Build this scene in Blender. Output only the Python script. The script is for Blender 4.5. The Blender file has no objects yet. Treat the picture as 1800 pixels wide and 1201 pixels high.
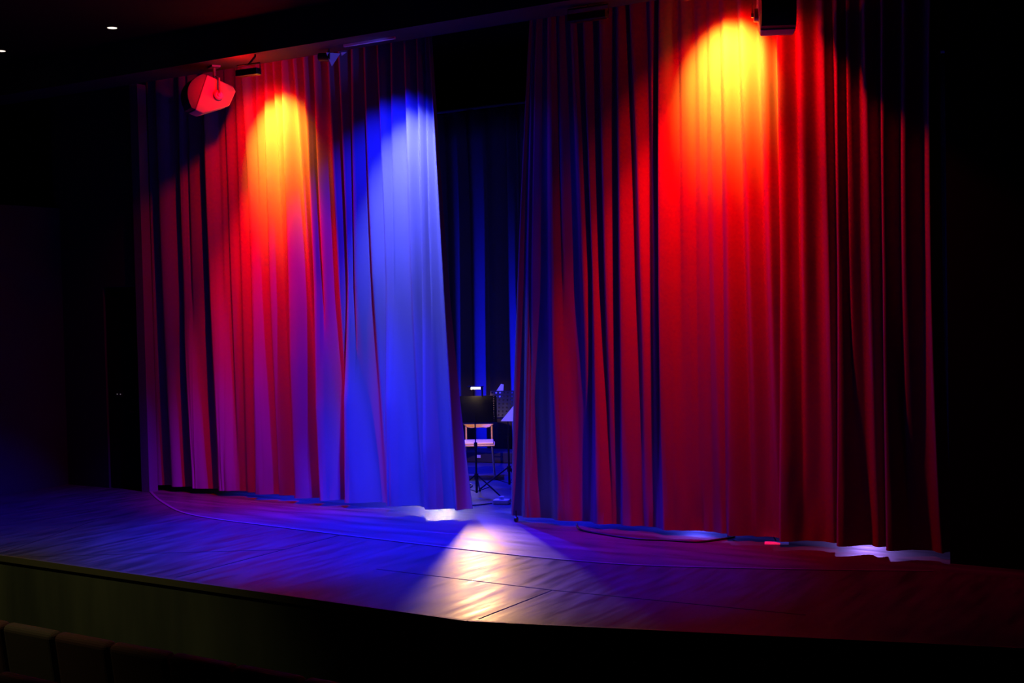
import bpy, bmesh, math, random
from mathutils import Vector, Matrix, noise
random.seed(7)
R_ = math.radians
COL = bpy.context.scene.collection

# ------------------------------------------------------------------ materials
def mat(name, col, rough=.6, metal=0., emit=None, estr=0., spec=.5, sheen=0.):
    m = bpy.data.materials.new(name); m.use_nodes = True
    b = m.node_tree.nodes['Principled BSDF']
    b.inputs['Base Color'].default_value = (*col, 1)
    b.inputs['Roughness'].default_value = rough
    b.inputs['Metallic'].default_value = metal
    b.inputs['Specular IOR Level'].default_value = spec
    if sheen:
        b.inputs['Sheen Weight'].default_value = sheen
        b.inputs['Sheen Roughness'].default_value = .4
    if emit:
        b.inputs['Emission Color'].default_value = (*emit, 1)
        b.inputs['Emission Strength'].default_value = estr
    return m

def noisy(m, scale=(8, 8, 8), c0=None, c1=None, bump=0., rough=None, detail=6., dist=.01):
    nt = m.node_tree; N = nt.nodes; L = nt.links; b = N['Principled BSDF']
    tc = N.new('ShaderNodeTexCoord'); mp = N.new('ShaderNodeMapping'); mp.inputs['Scale'].default_value = scale
    nz = N.new('ShaderNodeTexNoise'); nz.inputs['Scale'].default_value = 1; nz.inputs['Detail'].default_value = detail
    L.new(tc.outputs['Object'], mp.inputs['Vector']); L.new(mp.outputs['Vector'], nz.inputs['Vector'])
    if c0:
        r = N.new('ShaderNodeValToRGB'); r.color_ramp.elements[0].position = .3; r.color_ramp.elements[1].position = .7
        r.color_ramp.elements[0].color = (*c0, 1); r.color_ramp.elements[1].color = (*c1, 1)
        L.new(nz.outputs['Fac'], r.inputs['Fac']); L.new(r.outputs['Color'], b.inputs['Base Color'])
    if bump:
        bp = N.new('ShaderNodeBump'); bp.inputs['Strength'].default_value = bump; bp.inputs['Distance'].default_value = dist
        L.new(nz.outputs['Fac'], bp.inputs['Height']); L.new(bp.outputs['Normal'], b.inputs['Normal'])
    if rough:
        mr = N.new('ShaderNodeMapRange'); mr.inputs['From Min'].default_value = .3; mr.inputs['From Max'].default_value = .7
        mr.inputs['To Min'].default_value = rough[0]; mr.inputs['To Max'].default_value = rough[1]
        L.new(nz.outputs['Fac'], mr.inputs['Value']); L.new(mr.outputs['Result'], b.inputs['Roughness'])
    return m

M = {}
M['velvet'] = noisy(mat('pale_curtain_cloth', (.30, .28, .28), .85, spec=.15), (160, 160, 40), bump=.02, dist=.001)
M['backcloth'] = mat('dark_backdrop_cloth', (.16, .16, .18), .9, spec=.1)
M['floor'] = noisy(mat('painted_stage_boards', (.06, .06, .06), .4, spec=.5), (.9, 7, 2), (.035, .033, .036), (.095, .09, .092), bump=.25, rough=(.30, .52), detail=9, dist=.008)
M['apron'] = noisy(mat('painted_apron_boards', (.05, .045, .045), .4, spec=.5), (12, 1.6, 2), (.03, .026, .026), (.08, .07, .068), bump=.3, rough=(.30, .50), detail=9, dist=.008)
M['seam'] = mat('floor_joint_strip', (.16, .15, .16), .45, spec=.5)
M['groove'] = mat('dark_floor_groove', (.004, .004, .004), .9)
M['nosing'] = mat('stage_edge_nosing', (.09, .075, .04), .5)
M['front'] = noisy(mat('stage_front_cladding', (.05, .05, .03), .7), (2.5, 2.5, .4), (.03, .032, .018), (.075, .075, .04), bump=.05)
M['wallp'] = noisy(mat('side_wall_panel', (.03, .03, .035), .7), (1, 1, 1), (.022, .022, .026), (.035, .035, .04))
M['black'] = mat('matt_black_wall', (.006, .006, .006), .9, spec=.2)
M['portal'] = mat('portal_paint', (.05, .045, .045), .8, spec=.2)
M['post'] = mat('post_paint', (.2, .17, .17), .7, spec=.2)
M['doorm'] = mat('black_door', (.004, .004, .004), .7, spec=.2)
M['ceil'] = mat('black_ceiling', (.008, .007, .007), .95, spec=.1)
M['carpet'] = mat('dark_carpet', (.01, .008, .008), .95)
M['blackmetal'] = mat('black_powder_coat', (.012, .012, .013), .45)
M['blackshine'] = mat('black_stand_steel', (.02, .02, .022), .3, metal=.3)
M['cab'] = noisy(mat('speaker_cabinet', (.34, .32, .32), .55), (90, 90, 90), bump=.15, dist=.002)
M['grille'] = mat('speaker_grille', (.07, .07, .07), .55)
M['steel'] = mat('bracket_steel', (.35, .35, .36), .35, metal=.7)
M['palemetal'] = mat('pale_metal_flap', (.75, .75, .75), .5)
M['seatcloth'] = noisy(mat('seat_cloth_red', (.05, .009, .009), .9), (60, 60, 60), bump=.2, dist=.003)
M['seatgrey'] = noisy(mat('seat_cloth_lit', (.045, .024, .018), .9), (60, 60, 60), bump=.2, dist=.003)  # seat cloth again, with its different lighting mixed into the colour
M['seatshell'] = mat('seat_shell', (.02, .015, .015), .5)
M['wood'] = noisy(mat('chair_birch', (.62, .40, .14), .45), (3, 30, 3), (.55, .34, .11), (.68, .45, .17))
M['paper'] = mat('sheet_paper', (.85, .85, .82), .8)
M['chrome'] = mat('chair_tube', (.5, .5, .5), .25, metal=.9)
M['pinkcush'] = mat('pale_cushion', (.75, .62, .58), .8)
M['box'] = mat('black_shadow_case', (.03, .03, .035), .45)  # black of the case that stands for shade below the backdrop
M['cable'] = mat('black_cable', (.01, .01, .01), .5)
M['white'] = mat('white_plastic', (.7, .7, .7), .4)
M['bulb'] = mat('warm_lamp_glow', (1, .9, .7), .5, emit=(1, .72, .36), estr=60)
M['down'] = mat('downlight_glow', (1, 1, 1), .5, emit=(1, .82, .66), estr=1.5)
M['led'] = mat('indicator_glow', (1, 1, 1), .5, emit=(.8, .8, .8), estr=.12)
M['redlens'] = mat('red_lens', (.3, .02, .01), .3)
M['bluelens'] = mat('blue_lens', (.02, .02, .4), .3)

# ------------------------------------------------------------------ helpers
def link(name, bm, m, parent=None, smooth=False, mods=None):
    me = bpy.data.meshes.new(name); bm.normal_update(); bm.to_mesh(me); bm.free()
    if isinstance(m, (list, tuple)):
        for k in m: me.materials.append(k)
    else: me.materials.append(m)
    if smooth:
        for p in me.polygons: p.use_smooth = True
    o = bpy.data.objects.new(name, me); COL.objects.link(o)
    if parent: o.parent = parent
    return o

def bevel(o, w=.005, seg=2):
    md = o.modifiers.new('bev', 'BEVEL'); md.width = w; md.segments = seg; md.limit_method = 'ANGLE'
    return o

def thing(name, label, cat, loc=(0, 0, 0), rot=(0, 0, 0), group=None):
    o = bpy.data.objects.new(name, None); COL.objects.link(o); o.location = loc; o.rotation_euler = rot
    o.empty_display_size = .1
    o['label'] = label; o['category'] = cat
    if group: o['group'] = group
    return o

def tag(o, label, cat, group=None, kind=None):
    o['label'] = label; o['category'] = cat
    if group: o['group'] = group
    if kind: o['kind'] = kind
    return o

def struct(name, bm, m, parent=None, label=None, **k):
    o = link(name, bm, m, parent, **k)
    if not parent:
        o['kind'] = 'structure'
        if label: o['label'] = label
    return o

def box(bm, x0, x1, y0, y1, z0, z1, T=None):
    vs = [bm.verts.new(Vector((x, y, z))) for x in (x0, x1) for y in (y0, y1) for z in (z0, z1)]
    if T is not None:
        for v in vs: v.co = T @ v.co
    for f in ((0, 1, 3, 2), (4, 6, 7, 5), (0, 4, 5, 1), (2, 3, 7, 6), (0, 2, 6, 4), (1, 5, 7, 3)):
        bm.faces.new([vs[i] for i in f])
    return bm

def B(*a, T=None):
    return box(bmesh.new(), *a, T=T)

def prism(bm, pts, z0, z1):
    lo = [bm.verts.new((x, y, z0)) for x, y in pts]; hi = [bm.verts.new((x, y, z1)) for x, y in pts]
    n = len(pts)
    bm.faces.new(list(reversed(lo))); bm.faces.new(hi)
    for i in range(n): bm.faces.new((lo[i], lo[(i + 1) % n], hi[(i + 1) % n], hi[i]))
    bmesh.ops.recalc_face_normals(bm, faces=bm.faces[:])
    return bm

def tube(bm, pts, r, n=10, cap=True):
    pts = [Vector(p) for p in pts]; rings = []
    rr = r if isinstance(r, (list, tuple)) else [r] * len(pts)
    for i, p in enumerate(pts):
        d = (pts[min(i + 1, len(pts) - 1)] - pts[max(i - 1, 0)]).normalized()
        up = Vector((0, 0, 1)) if abs(d.z) < .95 else Vector((1, 0, 0))
        a = d.cross(up).normalized(); b = d.cross(a).normalized()
        rings.append([bm.verts.new(p + (a * math.cos(2 * math.pi * k / n) + b * math.sin(2 * math.pi * k / n)) * rr[i]) for k in range(n)])
    for i in range(len(rings) - 1):
        for k in range(n):
            bm.faces.new((rings[i][k], rings[i][(k + 1) % n], rings[i + 1][(k + 1) % n], rings[i + 1][k]))
    if cap:
        bm.faces.new(list(reversed(rings[0]))); bm.faces.new(rings[-1])
    bmesh.ops.recalc_face_normals(bm, faces=bm.faces[:])
    return bm

def TB(pts, r, n=10):
    return tube(bmesh.new(), pts, r, n)

def smoothpath(pts, k=8):
    P = [Vector(p) for p in pts]; out = []
    for i in range(len(P) - 1):
        a, b, c, d = P[max(i - 1, 0)], P[i], P[i + 1], P[min(i + 2, len(P) - 1)]
        for j in range(k):
            t = j / k
            out.append(.5 * ((2 * b) + (c - a) * t + (2 * a - 5 * b + 4 * c - d) * t * t + (3 * b - a - 3 * c + d) * t ** 3))
    out.append(P[-1]); return out

def dup(root, loc=None, rot=None, label=None):
    r = root.copy(); COL.objects.link(r)
    if loc is not None: r.location = loc
    if rot is not None: r.rotation_euler = rot
    if label: r['label'] = label
    for ch in list(root.children):
        c = ch.copy(); COL.objects.link(c); c.parent = r
        for g in list(ch.children):
            d = g.copy(); COL.objects.link(d); d.parent = c
    return r

# ------------------------------------------------------------------ room shell
PL, PR = -12.53, -2.62          # proscenium opening
APRON = [(-14.0, 7.5), (-5.18, 7.5), (-1.59, 8.59), (2.4, 9.8)]

def seam_pts():
    return smoothpath([(-12.54, 11.08, 0), (-11.6, 10.45, 0), (-10.55, 9.94, 0), (-9.06, 9.79, 0), (-7.85, 9.72, 0), (-6.48, 9.66, 0), (-5.59, 9.67, 0), (-4.81, 9.79, 0), (-3.69, 10.19, 0), (-2.67, 10.62, 0)], 8)
SP = [(p.x, p.y) for p in seam_pts()]

# main stage deck behind the seam, apron in front of it
bm = bmesh.new()
prism(bm, [(-14.0, 17.2), (-14.0, 11.08)] + SP + [(2.4, 10.9), (2.4, 17.2)], -.18, 0)
struct('floor', bm, M['floor'], label='blue-lit dark boarded stage floor running back under the curtains')
bm = bmesh.new()
prism(bm, [(x, y) for x, y in APRON] + [(2.4, 10.9)] + list(reversed(SP)) + [(-14.0, 11.08)], -.18, -.0005)
struct('floor_apron', bm, M['apron'], label='dark boarded apron between curved seam and front edge of stage')
# joints
def strip(bm, path, w, z0, z1):
    n = len(path); P = [Vector((p[0], p[1], 0)) for p in path]; L = []; Rr = []
    for i in range(n):
        d = (P[min(i + 1, n - 1)] - P[max(i - 1, 0)]).normalized(); s = Vector((-d.y, d.x, 0)) * w / 2
        L.append(P[i] + s); Rr.append(P[i] - s)
    for i in range(n - 1):
        q = [L[i], Rr[i], Rr[i + 1], L[i + 1]]
        lo = [bm.verts.new((v.x, v.y, z0)) for v in q]; hi = [bm.verts.new((v.x, v.y, z1)) for v in q]
        bm.faces.new(hi); bm.faces.new(list(reversed(lo)))
        for k in range(4): bm.faces.new((lo[k], lo[(k + 1) % 4], hi[(k + 1) % 4], hi[k]))
    bmesh.ops.recalc_face_normals(bm, faces=bm.faces[:])
    return bm
struct('trim_1', strip(bmesh.new(), SP, .03, 0, .004), M['seam'], label='thin curved joint strip between stage deck and apron')
bm = bmesh.new()
strip(bm, [(a + .0, b - .024) for a, b in SP], .012, 0, .0016)
for seg in (((-5.14, 7.57), (-5.128, 8.6)), ((-5.128, 8.6), (-3.1, 8.75)), ((-8.25, 7.56), (-8.25, 9.72)), ((-10.65, 7.62), (-11.3, 9.2)), ((-6.9, 8.6), (-5.128, 8.6)), ((-10.2, 7.56), (-8.25, 8.9))):
    strip(bm, seg, .012, -.0005, .0012)
struct('trim_2', bm, M['groove'], label='fine dark joints between the boards of the apron')
# taped marks on the deck
bm = bmesh.new(); strip(bm, [(-7.75, 10.25), (-7.12, 10.28)], .025, 0, .001)
tag(link('floor_tape', bm, M['seam']), 'thin pale strip of tape on stage floor in front of gap', 'tape')
# nosing and front
bm = bmesh.new()
for i in range(3):
    a, b = Vector(APRON[i]), Vector(APRON[i + 1]); d = (b - a).normalized(); nrm = Vector((d.y, -d.x))
    prism(bm, [tuple(a), tuple(b), tuple(b + nrm * .03), tuple(a + nrm * .03)], -.055, .002)
struct('trim_3', bm, M['nosing'], label='narrow wooden nosing along the front edge of the stage')
bm = bmesh.new()
for i in range(3):
    a, b = Vector(APRON[i]), Vector(APRON[i + 1]); d = (b - a).normalized(); nrm = Vector((d.y, -d.x))
    prism(bm, [tuple(a - nrm * .05), tuple(b - nrm * .05), tuple(b + nrm * .012), tuple(a + nrm * .012)], -1.0, -.055)
struct('wall_stage_front', bm, M['front'], label='dark olive panelled front of the raised stage')
struct('floor_hall', B(-19, 6, -4, 9.8, -1.1, -1.0), M['carpet'], label='dark auditorium floor in front of the stage')
struct('ceiling', B(-19, 6, -4, 10.45, 5.5, 5.65), M['ceil'], label='black auditorium ceiling')
struct('ceiling_stage', B(-19, 6, 10.95, 17.4, 6.3, 6.45), M['ceil'], label='black ceiling above the stage')
bm = B(-19, 6, 10.45, 10.95, 5.11, 6.45)
struct('wall_lintel', bm, M['portal'], label='dark lintel above the curtains with red and blue lit soffit')
# side walls
bm = B(-14.12, -14.0, 7.5, 9.55, 0, 3.66); box(bm, -14.12, -14.0, 9.562, 11.0, 0, 3.66)
struct('wall_left', bm, M['wallp'], label='dark side panel left of stage, faintly blue near the floor')
struct('wall_hall_left', B(-19.1, -19, -4, 17.4, -1.1, 6.45), M['black'])
struct('wall_hall_right', B(6, 6.1, -4, 17.4, -1.1, 6.45), M['black'])
struct('wall_back', B(-19, 6, -4.1, -4, -1.1, 5.6), M['black'])
struct('wall_stage_back', B(-19, 6, 17.2, 17.3, -.2, 6.4), M['black'])
bm = B(-14.12, -13.2, 11.0, 11.12, 0, 5.11); box(bm, -13.2, -12.53, 11.0, 11.12, 2.6, 5.11)
struct('wall_portal_left', bm, M['portal'], label='near-black portal wall left of the curtains')
struct('wall_portal_outer', B(-19, -14.12, 11.0, 11.12, -1.0, 5.11), M['black'])
dr = struct('door_1', B(-13.19, -12.56, 11.03, 11.08, 0, 2.59), M['doorm'], label='black door in portal wall beside left curtain')
link('door_handle', TB([(-12.64, 11.02, 1.0), (-12.64, 10.985, 1.0), (-12.75, 10.985, 1.0)], .009), M['blackshine'], dr)
struct('wall_pillar_left', B(-12.53, -12.39, 10.95, 11.09, 0, 5.11), M['post'], label='slim portal post at outer edge of left curtain')
struct('wall_portal_right', B(PR, 6, 10.98, 11.1, 0, 5.11), M['black'], label='black portal wall right of the curtains')
struct('wall_stage_left', B(-14.12, -14.0, 11.12, 17.2, 0, 6.3), M['black'])
t = thing('switch_plate', 'tiny black plate with two faint indicator lights on portal wall', 'switch plate', (-12.98, 11.03, 1.22))
link('plate', B(-.07, .07, -.012, 0, -.04, .04), M['blackmetal'], t)
for dx in (-.03, .03): link('indicator_light', B(dx - .008, dx + .008, -.015, -.012, -.006, .006), M['led'], t)

# ------------------------------------------------------------------ curtains
LEFT_FOLDS = [
    (-12.453, -12.455, -12.457, 1, 1, 1),
    (-12.226, -12.216, -12.140, 1, 1, 1),
    (-11.864, -11.864, -11.777, 0.8, 0.9, 1),
    (-11.736, -11.747, -11.735, 0.6, 0.6, 0),
    (-11.409, -11.374, -11.314, 1, 1, 1),
    (-11.248, -11.233, -11.256, 0.4, 0.4, 0),
    (-11.114, -11.099, -11.084, 0.6, 0.6, 0.1),
    (-10.927, -10.911, -10.886, 0.7, 0.7, 0.7),
    (-10.795, -10.688, -10.692, 1, 1, 1),
    (-10.602, -10.607, -10.571, 0.6, 0.3, 0),
    (-10.444, -10.416, -10.362, 0.7, 0.7, 0.5),
    (-10.302, -10.193, -10.194, 0.8, 0.7, 0),
    (-10.140, -10.078, -10.024, 1, 1, 1),
    (-9.984, -9.833, -9.772, 0.8, 0.6, 0),
    (-9.818, -9.722, -9.650, 0.9, 1, 1),
    (-9.657, -9.629, -9.537, 0.8, 0.6, 0),
    (-9.443, -9.377, -9.329, 0.9, 0.8, 0),
    (-9.285, -9.245, -9.275, 0.9, 1, 1),
    (-9.120, -9.147, -9.156, 0.7, 0.7, 0.1),
    (-8.922, -8.870, -8.776, 0.8, 0.8, 0.2),
    (-8.730, -8.680, -8.671, 0.8, 0.9, 1),
    (-8.562, -8.601, -8.572, 0.6, 0.5, 0.1),
    (-8.363, -8.336, -8.291, 0.8, 0.8, 0.3),
    (-8.208, -8.191, -8.153, 0.9, 1, 1),
    (-8.118, -8.115, -8.043, 0.7, 0.5, 0),
    (-8.061, -7.934, -7.808, 1, 1, 1),
]
RIGHT_FOLDS = [
    (-6.804, -7.007, -7.149, 1, 1, 1),
    (-6.777, -6.890, -6.970, 0.8, 0.9, 1),
    (-6.710, -6.835, -6.888, 0.8, 0.8, 0.1),
    (-6.545, -6.572, -6.550, 1, 1, 1),
    (-6.455, -6.466, -6.417, 0.6, 0.5, 0),
    (-6.290, -6.218, -6.217, 0.9, 0.8, 0),
    (-6.147, -6.108, -6.069, 1, 1, 1),
    (-5.954, -5.967, -5.947, 1, 1, 0.4),
    (-5.758, -5.790, -5.820, 1, 1, 0.6),
    (-5.632, -5.580, -5.596, 0.9, 0.8, 0.2),
    (-5.420, -5.433, -5.448, 0.9, 0.8, 0),
    (-5.299, -5.355, -5.338, 1, 1, 1),
    (-5.102, -5.128, -5.159, 0.5, 0.4, 0.2),
    (-4.940, -4.959, -4.970, 0.3, 0.3, 0.1),
    (-4.801, -4.810, -4.771, 0.4, 0.4, 0.4),
    (-4.665, -4.655, -4.658, 0.5, 0.6, 0.8),
    (-4.490, -4.444, -4.433, 0.6, 0.6, 0.4),
    (-4.285, -4.241, -4.217, 0.7, 0.7, 0.3),
    (-4.122, -4.126, -4.131, 0.7, 0.7, 1),
    (-3.929, -3.928, -3.944, 0.6, 0.6, 0.3),
    (-3.734, -3.699, -3.696, 0.6, 0.7, 0.5),
    (-3.591, -3.600, -3.602, 0.8, 0.8, 1),
    (-3.500, -3.505, -3.447, 0.6, 0.5, 0.1),
    (-3.343, -3.324, -3.283, 0.8, 0.8, 0.6),
    (-3.171, -3.194, -3.163, 0.8, 0.8, 1),
    (-2.985, -3.022, -3.002, 0.7, 0.7, 0.3),
    (-2.757, -2.789, -2.716, 1, 1, 1),
]

def quad3(a, b, c, z):      # a at 5.2, b at 2.6, c at .05
    z0, z1, z2 = 5.2, 2.6, .05
    return (a * (z - z1) * (z - z2) / ((z0 - z1) * (z0 - z2)) + b * (z - z0) * (z - z2) / ((z1 - z0) * (z1 - z2)) + c * (z - z0) * (z - z1) / ((z2 - z0) * (z2 - z1)))

def lin3(a, b, c, z):
    return b + (a - b) * (z - 2.6) / 2.6 if z > 2.6 else c + (b - c) * (z - .05) / 2.55

def depth(x):      # the cloth hangs flatter at the outer left and beside the gap on the right
    def ss(e0, e1):
        t = max(0., min(1., (x - e0) / (e1 - e0))); return t * t * (3 - 2 * t)
    if x < -7.5: return .62 + .38 * ss(-10.9, -10.4)
    return .42 + .18 * ss(-6.8, -6.2) + .40 * ss(-5.2, -4.2)

def profile(folds, z, lf):
    xs = [quad3(f[0], f[1], f[2], z) for f in folds]
    for i in range(1, len(xs)): xs[i] = max(xs[i], xs[i - 1] + .028)
    a = [max(0., min(1., lin3(f[3], f[4], f[5], z))) for f in folds]
    n = len(xs); ext = []
    for i in range(n):
        r = 0; w = 1
        for j in range(i + 1, n):
            r += w * (xs[j] - xs[j - 1]); w *= max(0, 1 - 1.25 * a[j])
            if w < .02: break
        l = 0; w = 1
        for j in range(i - 1, -1, -1):
            l += w * (xs[j + 1] - xs[j]); w *= max(0, 1 - 1.25 * a[j])
            if w < .02: break
        q = 1.05 * (.55 + .45 * a[i]); ext.append((max(l, .06) * lf * q, max(r, .06) * (1 - lf) * q))
    A = [a[i] * depth(xs[i]) * max(.05, min(.19, .62 * (ext[i][0] + ext[i][1]))) for i in range(n)]
    def y(x):
        s = 0.
        for i in range(n):
            d = x - xs[i]
            t = d / ext[i][1] if d >= 0 else -d / ext[i][0]
            if t < 1: s += (A[i] * .5 * (1 + math.cos(math.pi * t))) ** 3
        return 11.22 - s ** (1 / 3)
    return xs, y

def curtain(folds, lf, hem_z, ends, seed, sub=15, rows=56):
    """returns a function grid(z list) -> rows of Vectors"""
    def row(z):
        xs, y = profile(folds, z, lf)
        out = []
        e0 = ends[0](z); e1 = ends[1](z)
        X = []
        for i in range(len(xs) - 1):
            for k in range(sub):
                X.append((xs[i] + (xs[i + 1] - xs[i]) * k / sub, i + k / sub))
        X.append((xs[-1], len(xs) - 1))
        body = []
        for x, u in X:
            yy = y(x)
            yy += .010 * noise.noise(Vector((u * 1.7 + seed, z * .35, 1.3))) + .004 * noise.noise(Vector((u * 5.1 + seed, z * .8, 4.3)))
            low = max(0, 1 - z / 1.1) ** 2
            yy += low * .018 * noise.noise(Vector((u * 2.6 + seed, z * 2.2, 7.7)))
            body.append(Vector((x, yy, z)))
        pre = []
        for k in range(8):
            t = k / 8
            pre.append(Vector((e0[0] + (body[0].x - e0[0]) * math.sin(t * math.pi / 2), e0[1] + (body[0].y - e0[1]) * (1 - math.cos(t * math.pi / 2)), z)))
        post = []
        for k in range(1, 11):
            t = k / 10
            post.append(Vector((body[-1].x + (e1[0] - body[-1].x) * (1 - math.cos(t * math.pi / 2)), body[-1].y + (e1[1] - body[-1].y) * math.sin(t * math.pi / 2), z)))
        return pre + body + post
    return row

def cloth(name, rows, hemf, m, parent, thick, push=0.):
    bm = bmesh.new(); G = []
    for r, hz in rows:
        G.append([bm.verts.new(v + Vector((0, 0, hz(i / len(r))))) for i, v in enumerate(r)])
    for j in range(len(G) - 1):
        for i in range(len(G[0]) - 1):
            bm.faces.new((G[j][i], G[j][i + 1], G[j + 1][i + 1], G[j + 1][i]))
    o = link(name, bm, m, parent, smooth=True)
    md = o.modifiers.new('thick', 'SOLIDIFY'); md.thickness = thick; md.offset = 0; md.use_rim = False
    return o

def build_curtain(folds, lf, hem, ends, seed, label):
    t = thing('stage_curtain', label, 'curtain', ((folds[0][2] + folds[-1][2]) / 2, 11.1, 0))
    row = curtain(folds, lf, .06, ends, seed)
    zs = [hem + .125 + (5.2 - hem - .125) * (k / 58) ** 1.12 for k in range(59)]
    loc = Vector(t.location)
    rows = [([v - loc for v in row(z)], (lambda s: 0.)) for z in zs]
    cloth('drape', rows, None, M['velvet'], t, .004)
    zs = [hem + .125 * k / 5 for k in range(6)]
    rows = [([v - loc for v in row(z)], (lambda s: 0.)) for z in zs]
    cloth('hem', rows, None, M['velvet'], t, .004)
    return t

def ramp3(top, mid, bot):
    return lambda z: quad3(top, mid, bot, z)
le0 = lambda z: (quad3(-12.47, -12.47, -12.47, z), 11.24)
le1 = lambda z: (quad3(-8.13, -7.97, -7.71, z), 11.29)
build_curtain(LEFT_FOLDS, .30, .065, (le0, le1), 3.1, 'pale left stage curtain in deep folds lit yellow, red and blue')
re0 = lambda z: (quad3(-6.80, -7.00, -7.13, z), 11.20)
re1 = lambda z: (quad3(-2.70, -2.72, -2.66, z), 11.24)
build_curtain(RIGHT_FOLDS, .33, .05, (re0, re1), 11.7, 'right stage curtain lit amber and red with blue fold edges')
tr = tag(link('curtain_track', B(-12.5, -2.66, 11.08, 11.16, 5.2, 5.26), M['blackmetal']), 'black curtain track hidden behind the lintel above both curtains', 'curtain track')
tr2 = link('track_hanger', B(-12.5, -2.66, 11.11, 11.13, 5.26, 6.3), M['blackmetal'], tr)

# back curtain on its pipe
t = thing('backdrop_curtain', 'dark blue-lit backdrop curtain hanging at the rear of the stage', 'curtain', (-8.5, 16.1, 0))
bm = bmesh.new(); G = []
cols = 900
rnd = random.Random(5); ph = [0]
while ph[-1] < 11.2: ph.append(ph[-1] + rnd.uniform(.16, .42))
amp = [rnd.uniform(.10, .24) for _ in ph]
def by(x):
    import bisect
    i = max(0, min(len(ph) - 2, bisect.bisect(ph, x) - 1)); tt = (x - ph[i]) / (ph[i + 1] - ph[i])
    return -amp[i] * math.sin(math.pi * tt) ** 1.3 if 0 <= tt <= 1 else 0
for j in range(12):
    z = .03 + 5.17 * j / 11
    G.append([bm.verts.new((-5.5 + 11 * i / cols + .06 * noise.noise(Vector((i * .01, z * .3, 0))), by(11 * i / cols) * (1 - .25 * z / 5.2), z)) for i in range(cols + 1)])
for j in range(11):
    for i in range(cols): bm.faces.new((G[j][i], G[j][i + 1], G[j + 1][i + 1], G[j + 1][i]))
o = link('drape', bm, M['backcloth'], t, smooth=True); o.modifiers.new('s', 'SOLIDIFY').thickness = .004
pp = link('hanging_pipe', TB([(-14, 16.0, 5.23), (-3, 16.0, 5.23)], .025), M['steel'])
tag(pp, 'long thin pipe above the backdrop curtain at stage rear', 'pipe')
for hx in (-12, -8.5, -5): link('hanger', TB([(hx, 16.0, 5.25), (hx, 16.0, 6.3)], .006, 6), M['blackmetal'], pp)

# ------------------------------------------------------------------ speakers
def make_speaker(label):
    t = thing('loudspeaker', label, 'loudspeaker', group=None)
    # cabinet: side profile in (f, z); f axis = local -Y
    prof = [(.0, .23), (.0, -.21), (-.10, -.21), (-.36, .00), (-.38, .19), (-.33, .23)]
    T = Matrix.Rotation(R_(-20), 4, 'X')
    w = .15
    def solid(prof, w0, w1, wb=None):
        bm = bmesh.new(); n = len(prof)
        a = [bm.verts.new(T @ Vector((w0 * (1 + p[0] * .5), -p[0], p[1]))) for p in prof]
        b = [bm.verts.new(T @ Vector((w1 * (1 + p[0] * .5), -p[0], p[1]))) for p in prof]
        bm.faces.new(a); bm.faces.new(list(reversed(b)))
        for i in range(n): bm.faces.new((a[i], b[i], b[(i + 1) % n], a[(i + 1) % n]))
        bmesh.ops.recalc_face_normals(bm, faces=bm.faces[:]); return bm
    bevel(link('cabinet', solid(prof, -w, w), M['cab'], t), .012, 3)
    # grille bowed
    bm = bmesh.new(); n = 10; ra = []; rb = []
    for k in range(n + 1):
        zz = -.20 + .42 * k / n; d = -.012 - .14 * (1 - ((zz - .01) / .24) ** 2)
        ra.append(bm.verts.new(T @ Vector((-w + .004, d, zz)))); rb.append(bm.verts.new(T @ Vector((w - .004, d, zz))))
    ba = [bm.verts.new(T @ Vector((-w + .004, -.004, -.20 + .42 * k / n))) for k in range(n + 1)]
    bb = [bm.verts.new(T @ Vector((w - .004, -.004, -.20 + .42 * k / n))) for k in range(n + 1)]
    for k in range(n):
        bm.faces.new((ra[k], rb[k], rb[k + 1], ra[k + 1])); bm.faces.new((ba[k], ra[k], ra[k + 1], ba[k + 1]))
        bm.faces.new((rb[k], bb[k], bb[k + 1], rb[k + 1])); bm.faces.new((bb[k], ba[k], ba[k + 1], bb[k + 1]))
    bm.faces.new((ra[0], ba[0], bb[0], rb[0])); bm.faces.new((ra[n], rb[n], bb[n], ba[n]))
    bmesh.ops.recalc_face_normals(bm, faces=bm.faces[:])
    link('grille', bm, M['grille'], t)
    # swivel knobs on both sides and bracket
    for s in (-1, 1):
        c = T @ Vector((s * (w * .93), .20, .06))
        k = link('knob', TB([c - Vector((s * .02, 0, 0)), c + Vector((s * .03, 0, 0)), c + Vector((s * .034, 0, 0))], [.062, .058, .04], 20), M['steel'], t)
        link('bolt', TB([c + Vector((s * .034, 0, 0)), c + Vector((s * .055, 0, 0))], .02, 6), M['chrome'], k)
        link('bracket_arm', TB([c + Vector((s * .045, 0, 0)), c + Vector((s * .045, .0, .19)), Vector((s * .05, c.y, c.z + .23))], .011, 8), M['steel'], t)
    c = T @ Vector((0, .20, .06))
    link('mount_plate', B(-.09, .09, c.y - .05, c.y + .05, .325, .345), M['steel'], t)
    link('mount_post', TB([(0, c.y, c.z + .22), (0, c.y, .33)], .018, 12), M['steel'], t)
    return t
spL = make_speaker('pale red-lit loudspeaker hanging under lintel beside left amber glow')
spL.location = (-10.92, 10.54, 4.764); spL.rotation_euler = (0, 0, R_(-28))
spR = dup(spL, (-3.90, 10.50, 4.764), (0, 0, R_(28)), 'shadowed loudspeaker hanging under lintel right of the right amber glow')

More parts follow.
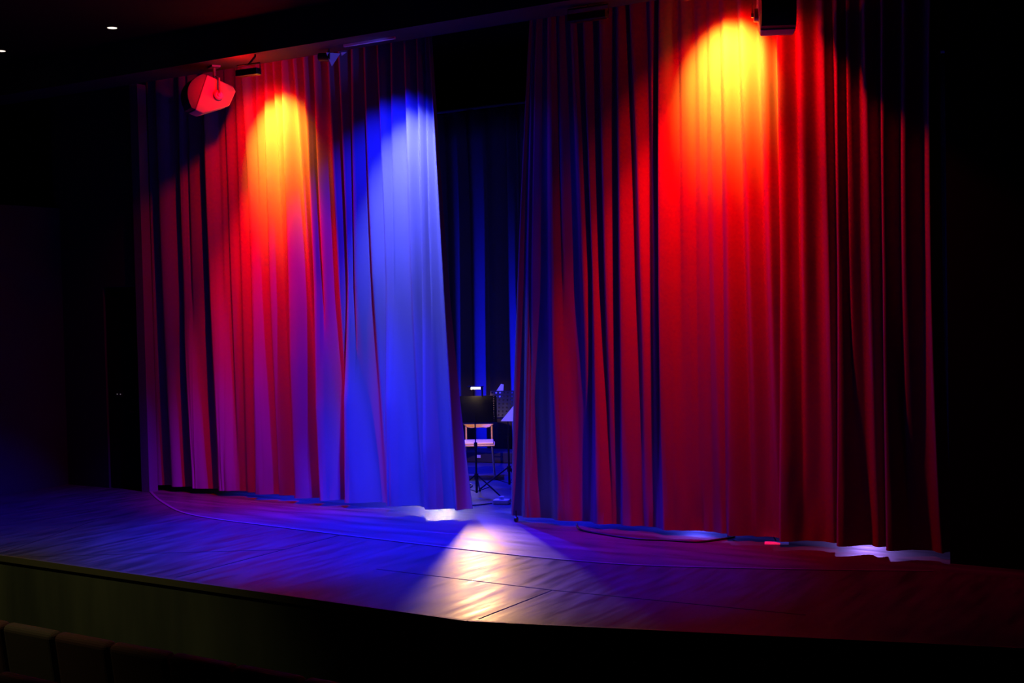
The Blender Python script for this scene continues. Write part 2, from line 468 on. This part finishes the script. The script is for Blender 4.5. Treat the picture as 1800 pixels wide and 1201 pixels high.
# ------------------------------------------------------------------ lamps (bodies)
def led_bar(label, loc, rot=(0, 0, 0), L=.3, lens='redlens', back=0.):
    t = thing('stage_light', label, 'stage light', loc, rot)
    bevel(link('housing', B(-L / 2, L / 2, -.05, .04, -.035, .035), M['blackmetal'], t), .008)
    link('lens', B(-L / 2 + .015, L / 2 - .015, .028, .046, -.038, -.008), M[lens], t)
    link('yoke', TB([(-L / 2 - .012, 0, 0), (-L / 2 - .012, 0, .09), (L / 2 + .012, 0, .09), (L / 2 + .012, 0, 0)], .007, 8), M['blackmetal'], t)
    link('clamp', TB([(0, 0, .085), (0, back, max(.1, 5.105 - loc[2] - .02)), (0, back, 5.109 - loc[2])], .012, 8), M['blackmetal'], t)
    return t
led_bar('short black light bar above amber glow on left curtain', (-9.95, 10.38, 4.89), (0, 0, R_(4)), .30, back=.12)
led_bar('black light bar above amber glow on right curtain, beside shadowed loudspeaker', (-4.6, 10.40, 4.97), (0, 0, 0), .30, back=.10)
led_bar('slim black light bar silhouetted over dark red folds right of gap', (-5.86, 10.72, 5.0), (0, R_(0), R_(4)), .40)
# long rail on soffit catching the blue light
rl = tag(link('lighting_rail', B(-8.86, -8.17, 10.70, 10.73, 5.085, 5.11), M['palemetal']), 'thin straight rail on soffit catching bright blue light', 'rail')
# lamp with pale flap
t = thing('barn_door_spotlight', 'small black spotlight with pale barn doors under soffit near blue folds', 'spotlight', (-9.12, 10.80, 5.03), (0, 0, R_(48)))
link('housing', TB([(-.12, .06, .0), (-.03, .0, -.01), (0, -.02, -.01)], [.045, .05, .05], 16), M['blackmetal'], t)
bm = bmesh.new()
q = [(.0, -.05, .045), (.0, .06, .045), (.06, .03, -.10), (.02, -.03, -.09)]
def slab(bm, q, th):
    n = (Vector(q[1]) - Vector(q[0])).cross(Vector(q[2]) - Vector(q[0])).normalized() * th
    a = [bm.verts.new(Vector(p)) for p in q]; b = [bm.verts.new(Vector(p) + n) for p in q]
    bm.faces.new(a); bm.faces.new(list(reversed(b)))
    for i in range(len(q)): bm.faces.new((a[i], b[i], b[(i + 1) % len(q)], a[(i + 1) % len(q)]))
    bmesh.ops.recalc_face_normals(bm, faces=bm.faces[:]); return bm
link('barn_door', slab(bmesh.new(), [(-.06, -.05, .03), (.10, -.02, .03), (.0, -.05, -.12)], .003), M['palemetal'], t)
link('barn_door', slab(bmesh.new(), [(.11, -.02, .04), (.18, .02, .055), (.12, .01, .01)], .003), M['palemetal'], t)
link('clamp', TB([(-.02, 0, .04), (-.02, 0, .08)], .012, 8), M['blackmetal'], t)

# ------------------------------------------------------------------ down lights
g = 'recessed downlights'
for i, (x, y, lab) in enumerate(((-11.51, 9.84, 'recessed round downlight in black ceiling, the right-hand one of two'), (-13.57, 9.88, 'recessed round downlight in black ceiling at left picture edge'))):
    t = thing('downlight', lab, 'ceiling light', (x, y, 5.5))
    bm = bmesh.new(); bmesh.ops.create_cone(bm, cap_ends=True, segments=32, radius1=.053, radius2=.053, depth=.006, matrix=Matrix.Translation((0, 0, -.004)))
    link('diffuser', bm, M['down'], t)
    bm = bmesh.new()
    n = 32
    for k in range(n):
        a0, a1 = 2 * math.pi * k / n, 2 * math.pi * (k + 1) / n
        v = [bm.verts.new((r * math.cos(a), r * math.sin(a), z)) for r, z in ((.055, -.006), (.068, -.004)) for a in (a0, a1)]
        bm.faces.new((v[0], v[1], v[3], v[2]))
    o = link('ring', bm, M['blackmetal'], t); o.modifiers.new('s', 'SOLIDIFY').thickness = .004

# ------------------------------------------------------------------ music stands
def music_stand(label, loc, rot, desk_z=.95, holes=True, leg_r=.36, size=(.5, .34), edge=False):
    t = thing('music_stand', label, 'music stand', loc, (0, 0, rot))
    W, H = size
    T = Matrix.Translation((0, 0, desk_z)) @ Matrix.Rotation(R_(-22), 4, 'X')
    bm = bmesh.new()
    if not holes:
        box(bm, -W / 2, W / 2, -.002, .002, 0, H, T)
    else:
        nx, nz = (22, 12) if edge else (10, 7); cw, ch = W / nx, H / nz
        for i in range(nx):
            for j in range(nz):
                cx, cz = -W / 2 + cw * (i + .5), ch * (j + .5); r = min(cw, ch) * .27
                if edge and i != nx - 2:
                    bm.faces.new([bm.verts.new(T @ Vector((cx + p * cw / 2, 0, cz + q * ch / 2))) for p, q in ((-1, -1), (1, -1), (1, 1), (-1, 1))]); continue
                outer = []
                for k in range(12):
                    a = 2 * math.pi * k / 12 + math.pi / 4
                    c, s = math.cos(a), math.sin(a); q = max(abs(c), abs(s))
                    outer.append((cx + c / q * cw / 2, cz + s / q * ch / 2, cx + c * r, cz + s * r))
                for k in range(12):
                    o1, o2 = outer[k], outer[(k + 1) % 12]
                    vs = [bm.verts.new(T @ Vector((p, 0, q))) for p, q in ((o1[0], o1[1]), (o2[0], o2[1]), (o2[2], o2[3]), (o1[2], o1[3]))]
                    bm.faces.new(vs)
        bmesh.ops.remove_doubles(bm, verts=bm.verts[:], dist=1e-4)
        bmesh.ops.recalc_face_normals(bm, faces=bm.faces[:])
    d = link('desk', bm, M['blackmetal'], t)
    if holes: d.modifiers.new('s', 'SOLIDIFY').thickness = .003
    link('ledge', B(-W / 2, W / 2, -.002, .06, -.003, .001, T=T), M['blackmetal'], t)
    link('pole', TB([(0, -.02, .22), (0, -.02, .62)], .012, 12), M['blackshine'], t)
    link('pole_inner', TB([(0, -.02, .60), (0, -.02, desk_z + .03), (0, .01, desk_z + .08)], .008, 10), M['blackshine'], t)
    link('collar', TB([(0, -.02, .58), (0, -.02, .64)], .02, 12), M['blackmetal'], t)
    link('hub', TB([(0, -.02, .20), (0, -.02, .27)], .024, 12), M['blackmetal'], t)
    link('foot_post', TB([(0, -.02, .04), (0, -.02, .22)], .014, 12), M['blackmetal'], t)
    for k in range(3):
        a = R_(-35 + 120 * k); c, s = math.cos(a), math.sin(a)
        leg = link('leg', TB([(.02 * c, -.02 + .02 * s, .25), (leg_r * c, -.02 + leg_r * s, .012)], .009, 8), M['blackshine'], t)
        link('foot', TB([(leg_r * c * .97, -.02 + leg_r * s * .97, .02), (leg_r * c * 1.03, -.02 + leg_r * s * 1.03, .008)], .014, 8), M['blackmetal'], leg)
        link('brace', TB([(.015 * c, -.02 + .015 * s, .06), (leg_r * c * .55, -.02 + leg_r * s * .55, .125)], .005, 6), M['blackshine'], t)
    return t
s1 = music_stand('black music stand in the curtain gap with lit lamp on its desk', (-8.42, 12.42, 0), R_(33), .875, True, .36, (.52, .33), edge=True)
s2 = music_stand('perforated black music stand half hidden behind right curtain edge', (-8.42, 13.15, 0), R_(20), .875, True, .36, (.5, .34))
# lamp clipped on first stand
lp = thing('stand_lamp', 'glowing clip lamp on top edge of the front music stand', 'lamp', (-8.478, 12.53, 1.26), (0, 0, R_(33)))
link('lamp_shade', B(-.10, .10, -.02, .05, .030, .036), M['blackmetal'], lp)
link('bulb', TB([(-.055, 0, .012), (.055, 0, .012)], .011, 12), M['bulb'], lp)
link('clip', B(.07, .09, -.03, -.015, -.09, .03), M['blackshine'], lp)
link('arm', TB([(.08, -.022, .0), (.08, -.01, .02), (.08, .0, .033)], .004, 8), M['blackshine'], lp)
# sheets of music
for (x, y, z, rz, w, h, lab, tilt) in ((-8.62, 13.23, 1.16, 20, .14, .16, 'white sheet of music standing up above perforated stand', -22), (-8.32, 13.02, .895, 20, .21, .2, 'white sheet of music resting low against perforated stand', -22)):
    bm = bmesh.new()
    T = Matrix.Translation((x, y, z)) @ Matrix.Rotation(R_(rz), 4, 'Z') @ Matrix.Rotation(R_(tilt), 4, 'X')
    slab(bm, [T @ Vector(p) for p in ((-w / 2, 0, -.06), (w / 2, 0, -.06), (w / 2, 0, h * .7), (w * .25, 0, h * .75))], .002)
    tag(link('sheet_music', bm, M['paper']), lab, 'sheet music')

# chair behind the stand
ch = thing('stage_chair', 'wooden chair with curved back behind the lit music stand', 'chair', (-9.25, 13.72, 0), (0, 0, R_(180 + 33)))
bm = bmesh.new()
n = 16
def backrow(z, wd):
    return [Vector((-wd / 2 + wd * k / n, -.20 - .05 * (1 - ((k - n / 2) / (n / 2)) ** 2), z)) for k in range(n + 1)]
rows = [(.635, .20), (.645, .30), (.68, .39), (.77, .41), (.88, .41), (.93, .37), (.95, .26)]
G = [[bm.verts.new(v) for v in backrow(z, w)] for z, w in rows]
for j in range(len(G) - 1):
    for k in range(n): bm.faces.new((G[j][k], G[j][k + 1], G[j + 1][k + 1], G[j + 1][k]))
o = link('backrest', bm, M['wood'], ch, smooth=True); o.modifiers.new('s', 'SOLIDIFY').thickness = .012
bevel(link('seat', B(-.21, .21, -.2, .22, .435, .455), M['wood'], ch), .01)
bevel(link('cushion', B(-.19, .19, -.18, .2, .457, .487), M['pinkcush'], ch), .012, 3)
for s in (-1, 1):
    link('back_post', TB([(s * .17, -.215, .44), (s * .17, -.225, .72)], .012, 10), M['wood'], ch)
    link('leg', TB([(s * .17, -.19, .435), (s * .2, -.23, 0)], .012, 10), M['chrome'], ch)
    link('leg', TB([(s * .17, .19, .435), (s * .2, .22, 0)], .012, 10), M['chrome'], ch)

# dark case standing for shadow, then equipment on the stage behind
t = thing('shadow_case', 'low black case standing in for shadow along the foot of the backdrop', 'case', (-10.3, 15.2, 0), (0, 0, R_(10)))  # added dark shape in place of the shadow band under the backdrop
bevel(link('body', B(-.5, .9, -.2, .2, .0, .16), M['box'], t), .015)
link('latch', B(.1, .16, -.206, -.2, .07, .11), M['white'], t)
link('handle', TB([(.35, -.2, .1), (.35, -.225, .1), (.5, -.225, .1), (.5, -.2, .1)], .006, 8), M['blackshine'], t)
t = thing('foot_pedal', 'small white box with cable on floor at edge of right curtain', 'floor box', (-7.83, 12.05, 0), (0, 0, R_(20)))
bevel(link('housing', B(-.09, .09, -.06, .06, 0, .05), M['white'], t), .008)
link('knob', TB([(.0, 0, .05), (0, 0, .085)], .03, 12), M['white'], t)
def cable(pts, r, lab):
    bm = tube(bmesh.new(), smoothpath(pts, 10), r, 8); return tag(link('cable', bm, M['cable'], smooth=True), lab, 'cable')
cable([(-7.93, 12.0, .007), (-8.05, 11.8, .007), (-8.25, 11.75, .007), (-8.5, 11.85, .007), (-8.8, 11.95, .007), (-9.2, 12.2, .007)], .006, 'thin black cable curling on floor in front of lit music stand')
cable([(-8.95, 12.6, .008), (-8.85, 12.85, .008), (-8.95, 13.1, .008), (-9.2, 13.2, .008), (-9.0, 12.9, .008), (-9.4, 12.9, .008)], .007, 'tangled black cable on floor behind front music stand')
cable([(-6.4, 11.25, .008), (-6.2, 10.98, .008), (-5.9, 10.86, .008), (-5.5, 10.78, .008), (-5.2, 10.84, .008), (-4.9, 10.9, .008), (-4.75, 11.12, .008), (-4.7, 11.3, .008)], .011, 'thick black cable lying along hem of right curtain')
# curtain foot / caster
t = thing('curtain_foot', 'small black foot on floor under leading edge of right curtain', 'curtain foot', (-7.05, 11.12, 0))
link('foot_disc', TB([(-.012, 0, .026), (.012, 0, .026)], .026, 16), M['blackmetal'], t)
link('stem', TB([(0, 0, .026), (0, .0, .12)], .006, 8), M['blackshine'], t)
bm = bmesh.new(); box(bm, -.09, .13, -.07, .07, 0, .003, Matrix.Translation((-4.25, 11.17, .001)) @ Matrix.Rotation(R_(20), 4, 'Z'))
tag(link('paper_sheet', bm, M['paper']), 'white paper on floor peeking from under right curtain hem', 'paper')
bm = bmesh.new()
t = thing('cable_stand', 'thin black splayed stand legs showing under right curtain hem', 'stand', (-4.52, 11.42, 0))
for k, a in enumerate((210, 330, 90)):
    link('leg', TB([(0, 0, .3), (.28 * math.cos(R_(a)), .28 * math.sin(R_(a)) if k < 2 else .28, .008)], .007, 8), M['blackshine'], t)
link('pole', TB([(0, 0, .25), (0, 0, 1.1)], .01, 10), M['blackshine'], t)

# ------------------------------------------------------------------ auditorium seats
def make_seat(label, cm):
    t = thing('theatre_seat', label, 'theatre seat', (0, 0, 0), group=None)
    T = Matrix.Rotation(R_(8), 4, 'X')
    w = .30
    bm = bmesh.new(); box(bm, -w, w, -.06, .06, .38, .86, Matrix.Translation((0, -.02, -.38)) @ Matrix.Translation((0, 0, .38)) )
    o = link('backrest', bm, M[cm], t); bevel(o, .045, 4)
    o.rotation_euler = (R_(7), 0, 0)
    bm = bmesh.new(); box(bm, -w + .03, w - .03, -.075, -.058, .30, .76)
    bevel(link('back_shell', bm, M['seatshell'], o), .006)
    bevel(link('seat', B(-w + .03, w - .03, .08, .48, .36, .47), M[cm], t), .03, 3)
    for s in (-1, 1):
        bevel(link('armrest', B(s * .305 - .012, s * .305 + .0, -.02, .40, .58, .62) if s > 0 else B(-.305, -.293, -.02, .40, .58, .62), M['seatshell'], t), .004)
    link('leg', B(-.25, -.21, .0, .3, 0, .37), M['blackmetal'], t); link('leg', B(.21, .25, .0, .3, 0, .37), M['blackmetal'], t)
    return t
seatA = make_seat('x', 'seatcloth')
SEATS1 = [(-9.053 + .62 * k) for k in range(8)]
labs = ['dark red theatre seat cut by left picture edge, front row',
        'greyish theatre seat, second from left in front row',
        'dark red theatre seat, third from left in front row',
        'dark red theatre seat, fourth from left in front row',
        'dark red theatre seat, fifth from left in front row',
        'dark red theatre seat, sixth from left in front row',
        'dark red theatre seat, seventh from left in front row',
        'dark red theatre seat, eighth from left in front row']
zt = -1.0
for k, x in enumerate(SEATS1):
    if k == 0: s = seatA; s.location = (x, 6.36, zt); s['label'] = labs[0]
    elif k == 1:
        s = dup(seatA, (x, 6.36, zt), None, labs[1])
        for c in s.children:
            if c.name.startswith(('backrest', 'seat')):
                c.data = c.data.copy(); c.data.materials[0] = M['seatgrey']
    else: s = dup(seatA, (x, 6.36, zt), None, labs[k])
    s['group'] = 'front row theatre seats'
for k, x in enumerate((-7.29, -6.67)):
    s = dup(seatA, (x, 5.47, zt), None, ('dark red theatre seat at left end of second row', 'dark red theatre seat beside the end seat of second row')[k])
    s['group'] = 'second row theatre seats'

# ------------------------------------------------------------------ lights
def spot(name, loc, target, power, col, angle, blend=.4, r=.03):
    d = bpy.data.lights.new(name, 'SPOT'); d.energy = power; d.color = col; d.spot_size = R_(angle); d.spot_blend = blend; d.shadow_soft_size = r
    o = bpy.data.objects.new(name, d); COL.objects.link(o); o.location = loc
    o.rotation_euler = (Vector(target) - Vector(loc)).to_track_quat('-Z', 'Y').to_euler()
    return o
def point(name, loc, power, col, r=.02):
    d = bpy.data.lights.new(name, 'POINT'); d.energy = power; d.color = col; d.shadow_soft_size = r
    o = bpy.data.objects.new(name, d); COL.objects.link(o); o.location = loc; return o
RED = (1, .0, .0); AMB = (1, .27, .018)
LL = (-10.2, 10.48, 4.90)
spot('red_left_wide', LL, (-10.35, 11.1, 4.1), 160, RED, 114, .9)
spot('red_left_low', LL, (-10.3, 11.15, 2.7), 1250, RED, 58, 1)
spot('amber_left', LL, (-10.2, 11.10, 4.35), 700, AMB, 66, 1)
LR = (-4.55, 10.54, 4.93)
spot('red_right_wide', LR, (-4.45, 11.1, 4.1), 230, RED, 124, .9)
spot('red_right_low', LR, (-4.8, 11.15, 3.3), 950, RED, 66, 1)
spot('amber_right', LR, (-4.6, 11.1, 4.5), 700, AMB, 68, 1)
spot('red_left_side', (-10.2, 10.44, 4.86), (-10.85, 10.6, 4.75), 26, RED, 50, .6)
BLU = (.003, .006, 1); LAV = (.22, .26, 1)
LB = (-8.25, 10.45, 5.05)
spot('blue_left_wash', LB, (-8.5, 11.0, 3.0), 600, BLU, 88, 1, .03)
spot('blue_left_low', LB, (-8.7, 11.0, 1.2), 900, BLU, 50, 1, .03)
spot('blue_left_core', LB, (-8.22, 11.1, 3.5), 760, LAV, 54, 1, .03)
spot('blue_right_edge', LB, (-6.6, 11.0, 2.2), 90, BLU, 80, .9, .03)
for bt, bp, bc in (((-11.6, 9.3, 0), 3000, 44), ((-8.5, 9.6, 0), 9500, 54), ((-5.9, 9.55, 0), 3600, 42)):
    spot('blue_floor', (-8.1, 10.2, 5.03), bt, bp, BLU, bc, .9, .04)
spot('blue_under', (-7.95, 10.62, 4.93), (-9.15, 10.74, 5.06), 14, (.06, .07, 1), 50, .9, .03)
point('red_left_glow', (-10.2, 10.5, 4.92), 16, RED, .03)
point('red_right_glow', (-4.55, 10.5, 4.95), 5, RED, .03)
# backstage
spot('blue_back', (-10.2, 13.4, 5.1), (-8.6, 12.8, 0), 6000, BLU, 70, .6, .05)
spot('blue_drop', (-8.3, 15.45, .3), (-10.6, 15.9, 1.2), 900, BLU, 90, .8, .02)
point('stand_lamp_light', (-8.49, 12.54, 1.25), 1.5, (1, .60, .28), .01)
spot('stand_lamp_back', (-8.49, 12.56, 1.27), (-9.3, 13.8, .66), 90, (1, .48, .10), 46, 1, .01)
spot('stand_lamp_beam', (-8.49, 12.535, 1.25), (-5.75, 8.6, 0), 300, (1, .50, .21), 36, 1, .05)
spot('warm_floor_back', (-10.1, 14.0, .75), (-9.3, 11, 0), 55, (1, .78, .32), 110, .8, .03)
spot('violet_floor_back', (-4.3, 14.2, .85), (-4.3, 11, 0), 55, (.38, .20, 1), 120, .8, .03)
spot('blue_floor_back', (-6.2, 13.8, .8), (-6.0, 11, 0), 32, (.08, .08, 1), 100, .8, .03)
# auditorium: downlight spill and an added fill
spot('downlight_beam', (-11.51, 9.84, 5.48), (-11.0, 6.6, -1), 35, (1, .85, .5), 60, 1, .05)
spot('hall_fill', (-9.5, 4.6, 5.4), (-9.5, 6.8, -.6), 330, (1, .95, .4), 54, 1, .05)  # added fill without a fixture, lifts the stage front and seats

w = bpy.data.worlds.new('w'); bpy.context.scene.world = w; w.use_nodes = True
w.node_tree.nodes['Background'].inputs[0].default_value = (0, 0, 0, 1)

# ------------------------------------------------------------------ camera
F = 2230.
X = Vector((3518, 6.5, 2230.)).normalized()
Z = Vector((-.022, 1, .0316)); Z = (Z - X * Z.dot(X)).normalized()
Y = Z.cross(X)
cd = bpy.data.cameras.new('camera'); cam = bpy.data.objects.new('camera', cd); COL.objects.link(cam)
rot = Matrix((X, Y, Z))     # rows: world axes in camera space  ->  camera-to-world
cam.matrix_world = Matrix.Translation((0, 0, 2.3)) @ rot.to_4x4()
cd.sensor_width = 36; cd.lens = 36 * F / 1800; cd.clip_end = 100
sc = bpy.context.scene; sc.camera = cam
sc.view_settings.view_transform = 'Standard'; sc.view_settings.look = 'None'
sc.view_settings.exposure = 0; sc.view_settings.gamma = 1; sc.view_settings.use_curve_mapping = False
sc.cycles.use_denoising = True
sc.cycles.max_bounces = 6
